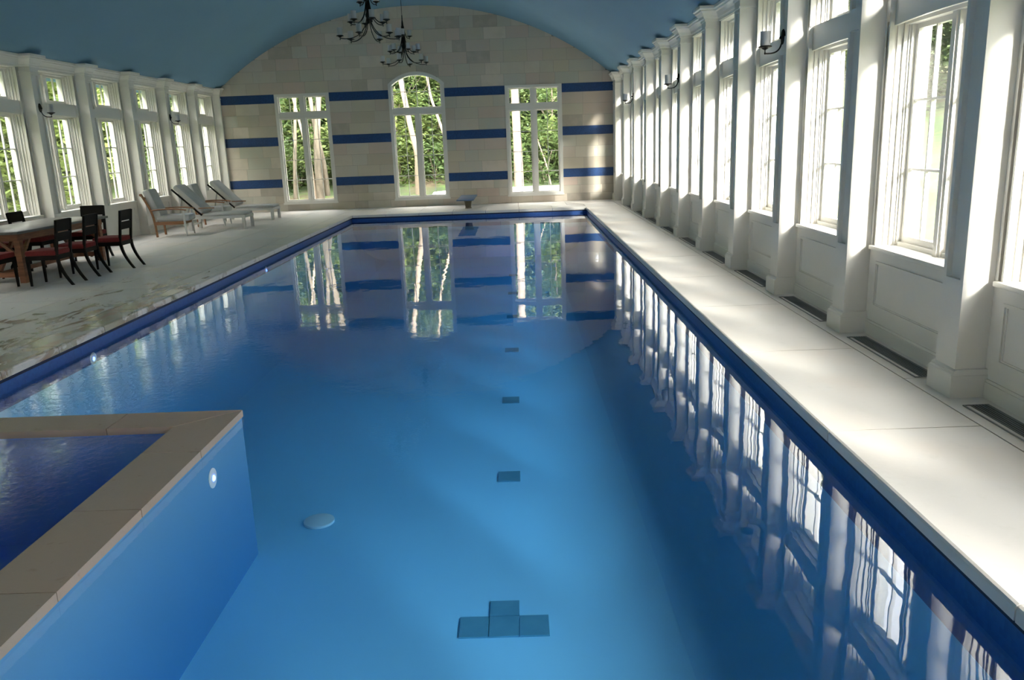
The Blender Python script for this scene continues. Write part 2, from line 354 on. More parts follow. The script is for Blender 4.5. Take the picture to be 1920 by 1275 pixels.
# cobalt tile band at the waterline and a coved foot to the walls
for a, b in (((x0, y0, -1.15), (x0+.012, y1, -.02)), ((x1-.012, y0, -.42), (x1, y1, -.02)), ((x0+.012, y1-.012, -.42), (x1-.012, y1, -.02))):
    MB().box(a, b).build('waterline_tile', M['poolwall'], basin)
MB().box((x1-.014, y0, -.108), (x1+.004, y1, -.06)).box((x0+.014, y0, -.108), (x0-.004, y1, -.06)).box((x0, y1-.014, -.108), (x1, y1+.004, -.06)).build('coping_shadow_strip', M['navy'], basin)  # dark strip added for the shade under the coping nose, no real slot
CR = .95
for xe, sg in ((x0+.013, 1), (x1, -1)):
    cvp = [(xe+sg*(CR-CR*math.sin(t)), PZ+.003+CR-CR*math.cos(t)) for t in frange(0, PI/2, 10)]
    cb = MB(); cb.add([(x, y, z) for y in (y0, y1) for x, z in cvp], [(i, i+1, 12+i, 11+i) for i in range(10)], True); cb.build('coved_edge', M['plaster'], basin)
k = (CAMH-PZ)/3.0
def mark(xa, xb, ya, yb):
    MB().box((xa*k, ya*k, PZ), (xb*k, yb*k, PZ+.012)).build('lane_tile', M['markdark'], basin)
mark(-.468, -.283, 4.46, 4.68); mark(-.278, -.088, 4.46, 4.68); mark(-.083, .103, 4.46, 4.68); mark(-.278, -.086, 4.69, 4.86)
for yc in (6.95, 9.23, 11.63, 14.0, 16.3, 18.6): mark(-.272, -.07, yc-.11, yc+.11)
wt = MB().box((x0-.01, y0-.01, PZ-.02), (x1+.01, y1+.01, WZ)).build('pool_water', M['water'])
tag(wt, 'still blue water filling the long indoor pool', 'water', kind='structure')

# spa with stone ledge
sx0, sx1, sy0, sy1 = PXL-.03, -2.15, -.6, 5.84; si = -2.54; syi = 5.50; lz = -.10
spa = MB()
spa.box((si+.02, sy0, PZ), (sx1-.02, sy1-.02, lz-.05)); spa.box((sx0, syi+.02, PZ), (si+.02, sy1-.02, lz-.05))
spa.box((sx0, sy0, PZ), (si+.02, syi+.02, -1.0)); spa.box((sx0, sy0-.3, PZ), (sx1-.02, sy0, lz-.05))
spa.box((sx0, sy0, -1.0), (sx0+.02, syi, -.03))
out = MB(); out.box((sx1-.02, sy0, PZ), (sx1-.012, sy1-.012, lz-.05)); out.box((sx0, sy1-.02, PZ), (sx1-.02, sy1-.012, lz-.05))
spa = tag(spa.build('spa_basin', M['spafloor']), 'blue spa tub built into the near left side of the pool', 'spa', kind='structure')
out.build('outer_face', M['spaouter'], spa)
def ledge(poly): MB().prism(poly, 'z', lz-.05, lz).build('ledge_stone', M['ledge'], spa)
g = .003
jy = [-.6, .6, 1.55, 2.42, 3.27, 4.12, 4.99]
for a, b in zip(jy, jy[1:]): ledge([(si, a+g), (sx1, a+g), (sx1, b-g), (si, b-g)])
ledge([(si, 4.99+g), (sx1, 4.99+g), (sx1, sy1-.008), (si, syi-.004)])
ledge([(-3.03+g, syi), (si-.008, syi), (sx1-.012, sy1), (-3.03+g, sy1)])
for a, b in ((-3.95, -3.03), (sx0, -3.95)): ledge([(a+g, syi), (b-g, syi), (b-g, sy1), (a+g, sy1)])
sw = MB().box((sx0+.021, sy0, -.995), (si+.018, syi+.018, -.125)).build('spa_water', M['spawater'])
tag(sw, 'dark blue rippled water inside the spa ledge', 'water', kind='structure')

def pool_light(loc, ax, label, on=True):
    t = empty('pool_light', loc); tag(t, label, 'pool light')
    MB().lathe([(.0, 0), (.07, 0), (.07, .012), (.05, .016), (.0, .016)], axis='x' if ax != 'z' else 'z', n=20).build('rim', M['drain'], t)
    if ax != 'z':
        MB().lathe([(0, .017), (.022, .017), (.016, .024), (0, .024)], axis='x', n=16).build('lens', M['led'], t)
    if ax == '-x': t.rotation_euler = (0, 0, PI)
    return t
pool_light((sx1-.02, 5.15, -.36), 'x', 'round blue glowing pool light on the outer spa wall')
pool_light((x0, 8.4, -.30), 'x', 'small blue pool light low on the left pool wall, near the table')
pool_light((x0, 14.6, -.30), 'x', 'small blue pool light on the left pool wall beyond the dining set')
dr = empty('floor_drain', (-1.80, 6.35, PZ)); tag(dr, 'round pale drain cover on the pool bottom right of the spa', 'drain')
MB().lathe([(0, 0), (.13, 0), (.13, .02), (.10, .03), (0, .03)], n=20).build('cover', M['drain'], dr)

# ------------------------------------------------------------------ side walls
def build_side(name, ysl, X, PF, sgn, nm0):
    """sgn=+1 right wall (outside towards +x), -1 left wall."""
    s = sgn
    wl = MB(); ZT = 3.6; XO = X+s*.30
    def bx(a, b, c, d, e, f, mb=None):
        (mb or wl).box((X+s*a, b, c), (X+s*d, e, f))
    bays = [(y+.32, ysl[i+1]) for i, y in enumerate(ysl[:-1])]
    prev = YB-.3
    for (a, b) in bays+[(YE+.3, YE+.3)]:
        wl.box((X, prev, -.2), (XO, a+.035, 3.75)); prev = b-.035
        if a < YE:
            wl.box((X, a+.035, -.2), (XO, b-.035, .78))
            wl.box((X+s*.06, a+.035, 2.655), (XO, b-.035, 2.87))
            wl.box((X, a+.035, 3.45), (XO, b-.035, 3.75))
    wall = tag(wl.build(name, M['white']), 'white panelled %s wall with tall windows between pilasters' % ('right' if s > 0 else 'left'), 'wall', kind='structure')
    # exterior piers
    for i, y in enumerate(ysl):
        MB().box((XO, y-.05, -.2), (XO+s*.05, y+.37, 3.9)).build('outer_pier', M['white_ext'], wall)
    # pilasters
    protos = {}
    def pil(y, y2=None):
        y2 = y2 or y+.32
        e = empty('pilaster', (0, 0, 0), 0, wall)
        d = PF-X  # signed projection
        mb = MB(); f = PF; r = f-d*.17
        mb.box((r, y+.036, 0), (X+s*.06, y2-.036, 3.5))
        a, b = y+.03, y2-.03
        mb.box((f, a, .15), (r, a+.04, 3.5)); mb.box((f, b-.04, .15), (r, b, 3.5))
        for (z0, z1) in ((.15, .80), (2.62, 2.80), (3.32, 3.5)): mb.box((f, a+.04, z0), (r, b-.04, z1))
        mb.build('shaft', M['white'], e)
        pb = MB(); o = -s*.035
        pb.box((f+o, y, 0), (X, y2, .155))
        pb.prism([(f+o, .155), (f+o*.9, .165), (f+o*.55, .172), (f+o*.45, .185), (f, .195), (X, .195), (X, .155)], 'y', y+.008, y2-.008)
        pb.build('plinth', M['white'], e)
        MB().box((f-s*.012, a-.012, 3.36), (X, b+.012, 3.385)).build('neck_moulding', M['white'], e)
    for i, y in enumerate(ysl[:-1]): pil(y)
    pil(ysl[-1], min(ysl[-1]+.32, YE) if s < 0 else YE)
    # crown moulding that breaks forward round every pilaster
    prof = [(0, 3.46), (.018, 3.46), (.018, 3.495), (.035, 3.505), (.045, 3.54), (.075, 3.585), (.095, 3.60), (.095, 3.62), (.12, 3.632), (.12, 3.675), (-.2, 3.675)]
    path = [(X, YB)]
    for i, y in enumerate(ysl):
        a, b = y+.03, y+.29
        if i == len(ysl)-1: b = YE
        b = min(b, YE)
        path += [(X, a), (PF, a), (PF, b)] + ([(X, b)] if b < YE-.001 else [])
    if path[-1][1] < YE: path.append((X, YE))
    cr = MB(); vs = []
    nrm = []
    for p, q in zip(path, path[1:]):
        dx, dy = q[0]-p[0], q[1]-p[1]; l = math.hypot(dx, dy)
        n = (-dy/l, dx/l) if s > 0 else (dy/l, -dx/l)
        nrm.append(n)
    for (o, z) in prof:
        for i, p in enumerate(path):
            n1 = nrm[max(i-1, 0)]; n2 = nrm[min(i, len(nrm)-1)]
            ox = n1[0] if abs(n1[0]) > .5 else n2[0]; oy = n1[1] if abs(n1[1]) > .5 else n2[1]
            if abs(n1[0]) > .5 and abs(n2[0]) > .5: oy = 0
            if i == 0 or i == len(path)-1: oy = 0
            if o < 0:   # the back edge runs straight behind everything
                vs.append((X+s*.2, p[1], z)); continue
            vs.append((p[0]+ox*o, p[1]+oy*o, z))
    n = len(path)
    fs = [(j*n+i, j*n+i+1, (j+1)*n+i+1, (j+1)*n+i) for j in range(len(prof)-1) for i in range(n-1)]
    cr.add(vs, fs); cr = cr.build('trim_1' if s > 0 else 'trim_2', M['white'])
    tag(cr, 'white stepped crown moulding along the top of the %s wall' % ('right' if s > 0 else 'left'), 'moulding', kind='structure')
    # wainscot: baseboard and moulded panel per bay
    bb = MB()
    for (a, b) in bays: bb.box((X, a, 0), (X-s*.018, b, .11)); bb.box((X, a, .11), (X-s*.010, b, .13))
    tag(bb.build('baseboard_right' if s > 0 else 'baseboard_left', M['white']), 'white baseboard at the foot of the %s wall' % ('right' if s > 0 else 'left'), 'baseboard', kind='structure')
    for (a, b) in bays:
        pm = MB()
        for ins, t, pr in ((.10, .022, .012), (.135, .010, .007)):
            ya, yb, za, zb = a+ins, b-ins, .19+ins*.7, .72-ins*.5
            pm.box((X, ya, za), (X-s*pr, ya+t, zb)); pm.box((X, yb-t, za), (X-s*pr, yb, zb))
            pm.box((X, ya+t, za), (X-s*pr, yb-t, za+t)); pm.box((X, ya+t, zb-t), (X-s*pr, yb-t, zb))
        pm.build('panel_moulding', M['white'], wall)
    # window units
    cnt = nm0
    W = (SP-.32)/2           # half bay
    def P(mb, name, parent, y=0): o = mb.build(name, M['white'], parent); return o
    cache = {}
    for bi, (a, b) in enumerate(bays):
        yc = (a+b)/2; dist = yc
        e = empty('window_%d' % cnt, (X, yc, 0)); cnt += 1
        where = 'right' if s > 0 else 'left'
        tag(e, 'tall white %s wall window, %s from the far end' % (where, ordn(len(bays)-bi)), 'window', kind='structure')
        def part(key, fn, name, m, parent, loc=(0, 0, 0)):
            if key not in cache:
                o = fn().build(name, m, parent); cache[key] = o.data; o.location = loc
            else:
                o = bpy.data.objects.new(name, cache[key]); C.objects.link(o); o.parent = parent; o.location = loc
            return o
        def jamb():
            mb = MB()
            for q in (-1, 1):
                for (xa, xb, t) in ((.0, .03, .035), (.03, .09, .0), (.07, .115, .028), (.115, .15, .048), (.15, .165, .062), (.165, .29, .078)):
                    if t <= 0: continue
                    mb.box((s*xa, q*W, .80), (s*xb, q*(W-t-.02), 2.655)); mb.box((s*xa, q*W, 2.87), (s*xb, q*(W-t-.02), 3.45))
            for (zt) in (2.655, 3.45):
                mb.box((s*.12, -W, zt-.03), (s*.29, W, zt)); 
            mb.box((s*.17, -W, .80), (s*.29, W, .835)); mb.box((s*.17, -W, 2.87), (s*.29, W, 2.89))
            return mb
        part('jamb', jamb, 'frame', M['white'], e)
        part('mull', lambda: MB().box((s*.155, -.055, .80), (s*.29, .055, 2.655)).box((s*.155, -.055, 2.87), (s*.29, .055, 3.45)).box((s*.14, -.03, .80), (s*.155, .03, 2.655)), 'mullion', M['white'], e)
        part('sill', lambda: MB().box((-s*.035, -W, .765), (s*.32, W, .80), .006), 'sill', M['white'], e)
        part('tr', lambda: MB().prism([(-W, 2.875), (W, 2.875)]+[(W*(1-2*t/8), 2.645-.02*abs(1-2*t/8)**2) for t in range(9)], 'x', s*.045, s*.075), 'transom_rail', M['white'], e)
        gl = W-.098; half = (gl-.055)
        for sd in (-1, 1):
            y0 = sd*.055; y1 = sd*gl
            for kz, (z0, z1, nz) in enumerate(((.835, 2.625, 3), (2.89, 3.42, 1))):
                def sash(z0=z0, z1=z1, y0=y0, y1=y1, nz=nz):
                    mb = MB(); t = .042; ya, yb = sorted((y0, y1))
                    mb.box((s*.20, ya, z0), (s*.25, ya+t, z1)); mb.box((s*.20, yb-t, z0), (s*.25, yb, z1))
                    mb.box((s*.20, ya+t, z0), (s*.25, yb-t, z0+t*1.3)); mb.box((s*.20, ya+t, z1-t), (s*.25, yb-t, z1))
                    return mb
                sa = part('sash%d%d' % (sd, kz), sash, 'sash', M['white'], e)
                ya, yb = sorted((y0, y1)); ya += .042; yb -= .042; za = z0+.055; zb = z1-.042
                def munt(ya=ya, yb=yb, za=za, zb=zb, nz=nz):
                    mb = MB(); ym = (ya+yb)/2; mb.box((s*.205, ym-.010, za), (s*.24, ym+.010, zb))
                    for q in range(1, nz):
                        zz = za+(zb-za)*q/nz; mb.box((s*.205, ya, zz-.010), (s*.24, yb, zz+.010))
                    return mb
                part('munt%d%d' % (sd, kz), munt, 'muntin', M['white'], sa)
                if yc > 2:
                    for qy in range(2):
                        for qz in range(nz):
                            ph = (zb-za)/nz; pw = (yb-ya)/2
                            part('pane%d' % kz, lambda pw=pw, ph=ph: MB().box((0, -pw/2, -ph/2), (.004, pw/2, ph/2)), 'pane', M['glass'], sa,
                                 (s*.222, ya+pw*(qy+.5), za+ph*(qz+.5)))
    return wall, cnt
def ordn(n): return ['', 'first', 'second', 'third', 'fourth', 'fifth', 'sixth', 'seventh', 'eighth', 'ninth', 'tenth', 'eleventh', 'twelfth', 'thirteenth', 'fourteenth', 'fifteenth', 'sixteenth'][n]
wr, cnt = build_side('wall_right', YR, XR, PR, 1, 1)
wlf, cnt = build_side('wall_left', YLf, XL, PL, -1, cnt)

# ------------------------------------------------------------------ end wall
WIN = [(-7.17, -5.55), (-3.75, -2.10), (-.28, 1.39)]
WB, WT = .225, 3.447
ac, ah, asp, aap = -2.925, .825, 3.60, 3.93
AR = (ah*ah+(aap-asp)**2)/(2*(aap-asp))
def arch(x, o=0): return aap-AR+math.sqrt(max(0, (AR+o)**2-(x-ac)**2))
def upper(x): return vault(x)+.02
def wall_poly(mb, x0, x1, lo, hi, ya, yb, n=12):
    """region lo(x)<z<hi(x), split where it vanishes"""
    xs = frange(x0, x1, n); run = []
    def flush():
        if len(run) >= 2:
            poly = [(x, l) for x, l, h in run]+[(x, h) for x, l, h in reversed(run)]
            out = []
            for p in poly:
                if not out or math.hypot(p[0]-out[-1][0], p[1]-out[-1][1]) > 1e-4: out.append(p)
            mb.prism(out, 'y', ya, yb)
        run.clear()
    for x in xs:
        l, h = lo(x), hi(x)
        if h-l > .004: run.append((x, l, h))
        else: flush()
    flush()
ew = MB()
for (a, b) in ((XL-.4, WIN[0][0]), (WIN[0][1], WIN[1][0]), (WIN[1][1], WIN[2][0]), (WIN[2][1], XR+.4)):
    wall_poly(ew, a, b, lambda x: -.2, upper, YE+.006, YE+.36, 16)
for (a, b) in WIN: ew.box((a, YE+.006, -.2), (b, YE+.36, WB))
for (a, b) in (WIN[0], WIN[2]): wall_poly(ew, a, b, lambda x: WT, upper, YE+.006, YE+.36, 16)
wall_poly(ew, WIN[1][0], WIN[1][1], lambda x: arch(x), upper, YE+.006, YE+.36, 20)
ewall = tag(ew.build('wall_back', M['mortar']), 'pale stone block end wall with three windows and blue tile bands', 'wall', kind='structure')
courses = [(0, .225), (.225, .47), (.47, .714), 'b', (.965, 1.294), (1.294, 1.622), (1.622, 1.951), 'b', (2.211, 2.539), (2.539, 2.867), (2.867, 3.194), 'b']
z = 3.447
while z < 5.7: courses.append((z, z+.332)); z += .332
bands = iter([(.714, .965), (1.951, 2.211), (3.194, 3.447)])
rb = random.Random(3)
XA, XB = XL+.18, XR-.18
for ci, c in enumerate(courses):
    band = c == 'b'
    if band: c = next(bands)
    z0, z1 = c
    segs = []
    if z0 < WT-.01 and z0 >= WB-.01:
        segs = [(XA, WIN[0][0]), (WIN[0][1], WIN[1][0]), (WIN[1][1], WIN[2][0]), (WIN[2][1], XB)]
    elif z0 < WB-.01: segs = [(XA, XB)]
    elif z0 < aap: segs = [(XA, XB)]
    else: segs = [(XA, XB)]
    for (a, b) in segs:
        if band:
            MB().box((a+.003, YE-.004, z0+.003), (b-.003, YE+.01, z1-.003)).build('tile_band', M['bluetile'], ewall); continue
        cuts = [a]; x = a+rb.uniform(.25, .7)
        while x < b-.25:
            cuts.append(x); x += rb.choice([.46, .66, .68, .7, .70, .40])
        cuts.append(b)
        for p, q in zip(cuts, cuts[1:]):
            gp = .0025; pr = rb.uniform(0, .004)
            lo = lambda x: max(z0+gp, arch(x) if (WIN[1][0] < x < WIN[1][1] and z0 > WT-.01) else -1)
            hi = lambda x: min(z1-gp, upper(x)-.02)
            mb = MB()
            nn = 1 if (z1 < min(vault(p), vault(q)) and not (z0 > WT-.01 and z0 < aap and q > WIN[1][0] and p < WIN[1][1])) else 10
            wall_poly(mb, p+gp, q-gp, lo, hi, YE-.003-pr, YE+.012, nn)
            if mb.v: mb.build('stone_block', M['stone'], ewall)
# end windows
def end_window(n, a, b, arched, lab):
    e = empty('window_%d' % n, ((a+b)/2, YE, 0)); tag(e, lab, 'window', kind='structure')
    W = (b-a)/2; yf = -.02
    fr = MB(); t = .085
    zt = WT if not arched else asp
    def box(mb, x0, z0, x1, z1, y0=yf, y1=.20): mb.box((x0, y0, z0), (x1, y1, z1))
    box(fr, -W-.012, WB, -W+t, zt); box(fr, W-t, WB, W+.012, zt)
    box(fr, -W+t, WB, W-t, WB+.07)
    box(fr, -W-.03, WB-.03, W+.03, WB+.02, -.05, .2)
    if not arched: box(fr, -W+t, WT-t*.9, W-t, WT)
    else:
        N = 20; xs = frange(-W-.012, W+.012, N); cx = (a+b)/2
        top = [(x, arch(x+cx, .012)) for x in xs]; bot = [(x*(W-t)/(W+.012), arch(x*(W-t)/(W+.012)+cx, -t)) for x in xs]
        for i in range(N): fr.prism([top[i], top[i+1], bot[i+1], bot[i]], 'y', yf, .2)
        fr.box((-W-.012, yf, asp-.02), (-W+t, .2, bot[0][1])); fr.box((W-t, yf, asp-.02), (W+.012, .2, bot[-1][1]))
    fr.build('frame', M['white'], e)
    box_t = MB(); box(box_t, -W+t, 2.755, W-t, 2.90, .0, .2); box(box_t, -W+t, 2.74, W-t, 2.755, -.012, .2); box_t.build('transom', M['white'], e)
    ml = MB(); box(ml, -.065, WB+.07, .065, 2.755, .0, .2)
    if not arched: box(ml, -.065, 2.90, .065, WT-t*.9, .0, .2)
    ml.build('mullion', M['white'], e)
    m = 0
    def sash(x0, x1, z0, z1, nx, nz, archtop=False):
        sa = MB(); st = .035; y0, y1 = .06, .11
        if not archtop:
            sa.box((x0, y0, z0), (x0+st, y1, z1)); sa.box((x1-st, y0, z0), (x1, y1, z1)); sa.box((x0+st, y0, z0), (x1-st, y1, z0+st)); sa.box((x0+st, y0, z1-st), (x1-st, y1, z1))
        else:
            sa.box((x0, y0, z0), (x1, y1, z0+st)); sa.box((x0, y0, z0+st), (x0+st, y1, z1)); sa.box((x1-st, y0, z0+st), (x1, y1, z1))
        so_ = sa.build('sash', M['white'], e); cx = (a+b)/2
        mu = MB(); xa, xb = x0+st, x1-st; za, zb = z0+st, z1-st
        for i in range(1, nx):
            xx = xa+(xb-xa)*i/nx; mu.box((xx-.009, .07, za), (xx+.009, .10, (arch(xx+cx, -t) if archtop else zb)))
        for j in range(1, nz):
            zz = za+(zb-za)*j/nz; mu.box((xa, .07, zz-.009), (xb, .10, zz+.009))
        if archtop: mu.box((xa, .07, 3.37), (xb, .10, 3.388))
        mu.build('muntin', M['white'], so_)
        if archtop:
            N = 16; xs = frange(xa, xb, N)
            poly = [(x, arch(x+cx, -t+.01)) for x in xs]+[(xb, za), (xa, za)]
            MB().prism(poly, 'y', .082, .086).build('pane', M['glass'], so_)
        else:
            for i in range(nx):
                for j in range(nz):
                    MB().box((xa+(xb-xa)*i/nx, .082, za+(zb-za)*j/nz), (xa+(xb-xa)*(i+1)/nx, .086, za+(zb-za)*(j+1)/nz)).build('pane', M['glass'], so_)
    for (x0, x1) in ((-W+t, -.065), (.065, W-t)):
        sash(x0, x1, WB+.07, 2.74, 2, 4)
        if not arched: sash(x0, x1, 2.90, WT-t*.9, 2, 1)
    if arched: sash(-W+t, W-t, 2.90, asp-.02, 4, 1, True)
end_window(cnt, *WIN[0], False, 'left window of the stone end wall, flat topped')
end_window(cnt+1, *WIN[1], True, 'central arched window of the stone end wall')
end_window(cnt+2, *WIN[2], False, 'right window of the stone end wall, flat topped')
# wall behind the camera
bw = MB()
wall_poly(bw, XL-.4, XR+.4, lambda x: -.2, upper, YB-.3, YB, 40)
tag(bw.build('wall_front', M['white']), 'plain pale wall behind the viewpoint', 'wall', kind='structure')

# ------------------------------------------------------------------ ceiling vault
cv = MB(); N = 48; xa, xb = XL-.30, XR+.30
ring = []
xs = [CX+ (6.35)*math.sin(t) for t in frange(-PI/2*.9999, PI/2*.9999, N)]
ang = math.asin(6.35/RV)
pts = [(CX+RV*math.sin(t), max(3.68, ZA-RV+RV*math.cos(t))) for t in frange(-ang, ang, N)]
pto = [(CX+(RV+.2)*math.sin(t), ZA-RV+(RV+.2)*math.cos(t)) for t in frange(-ang, ang, N)]
vsv = []
for yy in (YB-.3, YE+.36):
    vsv += [(x, yy, z) for x, z in pts]+[(x, yy, z) for x, z in pto]
n1 = N+1; fsv = []
for i in range(N):
    fsv += [(i, i+1, 2*n1+i+1, 2*n1+i), (n1+i, n1+i+1, 3*n1+i+1, 3*n1+i), (i, i+1, n1+i+1, n1+i), (2*n1+i, 2*n1+i+1, 3*n1+i+1, 3*n1+i)]
fsv += [(0, n1, 3*n1, 2*n1), (N, n1+N, 3*n1+N, 2*n1+N)]
cv.add(vsv, fsv, True)
tag(cv.build('ceiling', M['ceiling']), 'smooth blue painted barrel vaulted ceiling', 'ceiling', kind='structure')

# ------------------------------------------------------------------ floor vents
vis = [y for y in YR if y > 2]
k_ = 0
proto = None
for i, y in enumerate(YR):
    ya, yb = y+.50, y+1.77
    if yb < 4.2 or yb > 24: continue
    k_ += 1
    t = empty('floor_vent', (2.985, (ya+yb)/2, 0)); tag(t, 'long grey floor grille at the right wall, %s from the camera' % ordn(k_), 'vent', 'floor vents along the right wall')
    L_ = (yb-ya)/2
    if proto is None:
        fr = MB()
        for (a, b, c, d) in ((-.095, -.085, -L_, L_), (.065, .075, -L_, L_)): fr.box((a, c, .0), (b, d, .006))
        fr.box((-.085, -L_, 0), (.065, -L_+.01, .006)); fr.box((-.085, L_-.01, 0), (.065, L_, .006))
        w0 = MB().box((-.05, -L_+.01, .0005), (.065, L_-.01, .002)).build('shade_sheet', M['ventdark'], t)  # flat black sheet on the deck for the shade inside the vent
        f0 = fr.build('rim', M['vent'], t)
        s0 = MB().box((-.0045, -L_+.012, .001), (.0045, L_-.012, .006)).build('slat', M['vent'], t); s0.location = (-.045, 0, 0)
        proto = (w0, f0, s0)
    else:
        inst(proto[0], 'shade_sheet', (0, 0, 0), t); inst(proto[1], 'rim', (0, 0, 0), t); inst(proto[2], 'slat', (-.045, 0, 0), t)
    for q in range(1, 6): inst(proto[2], 'slat', (-.045+q*.0205, 0, 0), t)

# ------------------------------------------------------------------ wall sconces
def cup_prof(r=.052): return [(0, -.075), (.006, -.075), (.011, -.062), (.006, -.05), (.006, -.03), (.03, -.018), (.04, -.008), (r*1.25, .0), (r*1.3, .008), (r*.95, .016), (0, .018)]
def shade_prof(r=.047, h=.125): return [(0, .012), (r, .012), (r, .012+h), (r-.004, .012+h), (r-.004, .02), (0, .02)]
def sconce(x, y, z, s, label):
    t = empty('wall_sconce', (x, y, z)); t.rotation_euler = (0, 0, 0 if s < 0 else PI)
    tag(t, label, 'wall lamp', 'iron wall sconces')   # local +x points away from the wall
    bp_ = MB().lathe([(0, 0), (.045, 0), (.055, .01), (.048, .022), (.03, .026), (0, .028)], axis='x', n=20)
    bp_.v = [(a, b, c*1.5) for a, b, c in bp_.v]
    bp_.build('backplate', M['black'], t)
    MB().tube(bezier((.02, 0, -.03), (.03, 0, -.16), (.10, 0, -.17), (.20, 0, -.165)), .008).tube([(.02, 0, -.01), (.05, 0, -.005)], [.02, .012]).build('arm', M['black'], t)
    MB().lathe(cup_prof(.055), (.20, 0, -.10), 16).build('candle_cup', M['black'], t)
    MB().lathe(shade_prof(.055, .15), (.20, 0, -.10), 20).build('glass_shade', M['shade'], t)
for yy, lb in ((YR[5]+2*SP+.16, 'nearest of the three iron sconces on the right wall'), (YR[5]+5*SP+.16, 'middle of the three iron sconces on the right wall'), (YR[5]+8*SP+.16, 'farthest of the three iron sconces on the right wall')):
    sconce(PR+.012, yy, 2.80, 1, lb)
sconce(PL-.012, YLf[5]+5*SP+.16, 2.74, -1, 'nearer iron sconce on the left wall above the dining table')
sconce(PL-.012, YLf[5]+8*SP+.16, 2.74, -1, 'farther iron sconce on the left wall above the lounge chairs')

# ------------------------------------------------------------------ chandeliers
def chandelier(x, y, zb, label, rot):
    t = empty('chandelier', (x, y, zb), rot); tag(t, label, 'chandelier')
    MB().lathe([(0, .46), (.03, .46), (.055, .49), (.06, .53), (.042, .57), (.038, .60), (.038, 1.02), (.028, 1.05), (.024, 1.12), (.014, 1.18), (.012, 1.30), (0, 1.30)], n=14).lathe([(0, .36), (.012, .37), (.018, .41), (.010, .46), (0, .46)], n=10).build('stem', M['black'], t)
    top = vault(x)-zb
    MB().lathe([(0, 1.29), (.007, 1.29), (.007, top-.04), (0, top-.04)], n=6).build('rod', M['black'], t)
    MB().lathe([(0, top-.05), (.05, top-.05), (.09, top-.02), (.09, top+.01), (0, top+.01)], n=16).build('ceiling_canopy', M['black'], t)
    cup = None
    for (n, r, z0, zs, off) in ((6, .60, .12, .54, .0), (6, .38, .41, .88, PI/6), (3, .19, .78, 1.02, .17)):
        for k in range(n):
            a = off+2*PI*k/n; c, s = math.cos(a), math.sin(a)
            pts = bezier((c*.03, s*.03, zs), (c*.04, s*.04, z0+.10), (c*r*.45, s*r*.45, z0-.10), (c*r, s*r, z0-.04), 10)
            arm = MB().tube(pts, .009, 6).build('arm', M['black'], t)
            if cup is None:
                c0 = MB().lathe(cup_prof(.058), (0, 0, 0), 12).build('candle_cup', M['black'], arm); g0 = MB().lathe(shade_prof(.055, .15), (0, 0, 0), 14).build('glass_shade', M['shade'], arm)
                c0.location = (c*r, s*r, z0); g0.location = (c*r, s*r, z0); cup = (c0, g0)
            else:
                inst(cup[0], 'candle_cup', (c*r, s*r, z0), arm); inst(cup[1], 'glass_shade', (c*r, s*r, z0), arm)
chandelier(-2.9, 17.4, 3.88, 'nearer black iron chandelier with candle style glass shades', .35)
chandelier(-2.9, 22.7, 3.86, 'farther black iron chandelier hanging above the arched window', .42)

# ------------------------------------------------------------------ dining set
def dining_chair(x, y, rz, label):
    """local +x is forwards (where the sitter faces)"""
    t = empty('dining_chair', (x, y, 0), rz); tag(t, label, 'chair', 'black dining chairs with red seats')
    hw = .22
    MB().box((-.20, -.225, .44), (.25, .225, .52), .022).build('seat', M['red'], t)
    ap = MB(); ap.box((-.21, -hw, .38), (-.17, hw, .445)); ap.box((.21, -hw, .38), (.25, hw, .445)); ap.box((-.21, -hw, .38), (.25, -hw+.03, .445)); ap.box((-.21, hw-.03, .38), (.25, hw, .445)); ap.build('seat_frame', M['darkwood'], t)
    for s in (-1, 1):
        lg = MB(); yy = s*(hw-.022)
        for p, q, a, b in (((.232, yy, .40), (.236, yy, .0), .042, .026),):
            lg.add([(p[0]+u*a/2, p[1]+v*a/2, p[2]) for u, v in ((-1, -1), (1, -1), (1, 1), (-1, 1))]+[(q[0]+u*b/2, q[1]+v*b/2, q[2]) for u, v in ((-1, -1), (1, -1), (1, 1), (-1, 1))],
                   [(0, 1, 2, 3), (4, 7, 6, 5), (0, 4, 5, 1), (1, 5, 6, 2), (2, 6, 7, 3), (3, 7, 4, 0)])
        lg.build('leg', M['darkwood'], t)
        cur = bezier((-.20, yy, .44), (-.20, yy, .28), (-.27, yy, .14), (-.37, yy, 0), 8)
        rl = MB()
        poly = [(p[0]-.022+.004*i, p[2]) for i, p in enumerate(cur)]+[(p[0]+.022-.001*i, p[2]) for i, p in reversed(list(enumerate(cur)))]
        poly = [(p[0]-.022+.0006*i, p[2]) for i, p in enumerate(cur)]+[(p[0]+.022-.0006*i, p[2]) for i, p in reversed(list(enumerate(cur)))]
        rl.prism(poly, 'y', yy-.018, yy+.018); rl.build('leg', M['darkwood'], t)
        MB().bar((-.195, yy, .43), (-.27, yy, .95), .036, .036, (1, 0, 0)).build('back_post', M['darkwood'], t)
    def slat(z0, z1):
        f = lambda z: -.195-(z-.43)*.144
        MB().prism([(f(z0)-.012, z0), (f(z0)+.012, z0), (f(z1)+.012, z1), (f(z1)-.012, z1)], 'y', -hw+.03, hw-.03).build('back_slat', M['darkwood'], t)
    slat(.785, .955); slat(.64, .765)
    return t
W0 = 'black dining chair with red seat, '
dining_chair(-6.97, 11.92, PI+.03, W0+'nearest of three on the pool side of the table')
dining_chair(-6.97, 12.70, PI+.03, W0+'middle one on the pool side of the table')
dining_chair(-6.80, 13.52, PI+.02, W0+'farthest on the pool side of the table')
dining_chair(-7.62, 11.52, PI/2, W0+'at the near end of the table')
dining_chair(-7.86, 14.78, -PI/2+.04, W0+'at the far end of the table')
dining_chair(-8.42, 14.00, .0, W0+'far end of the wall side')
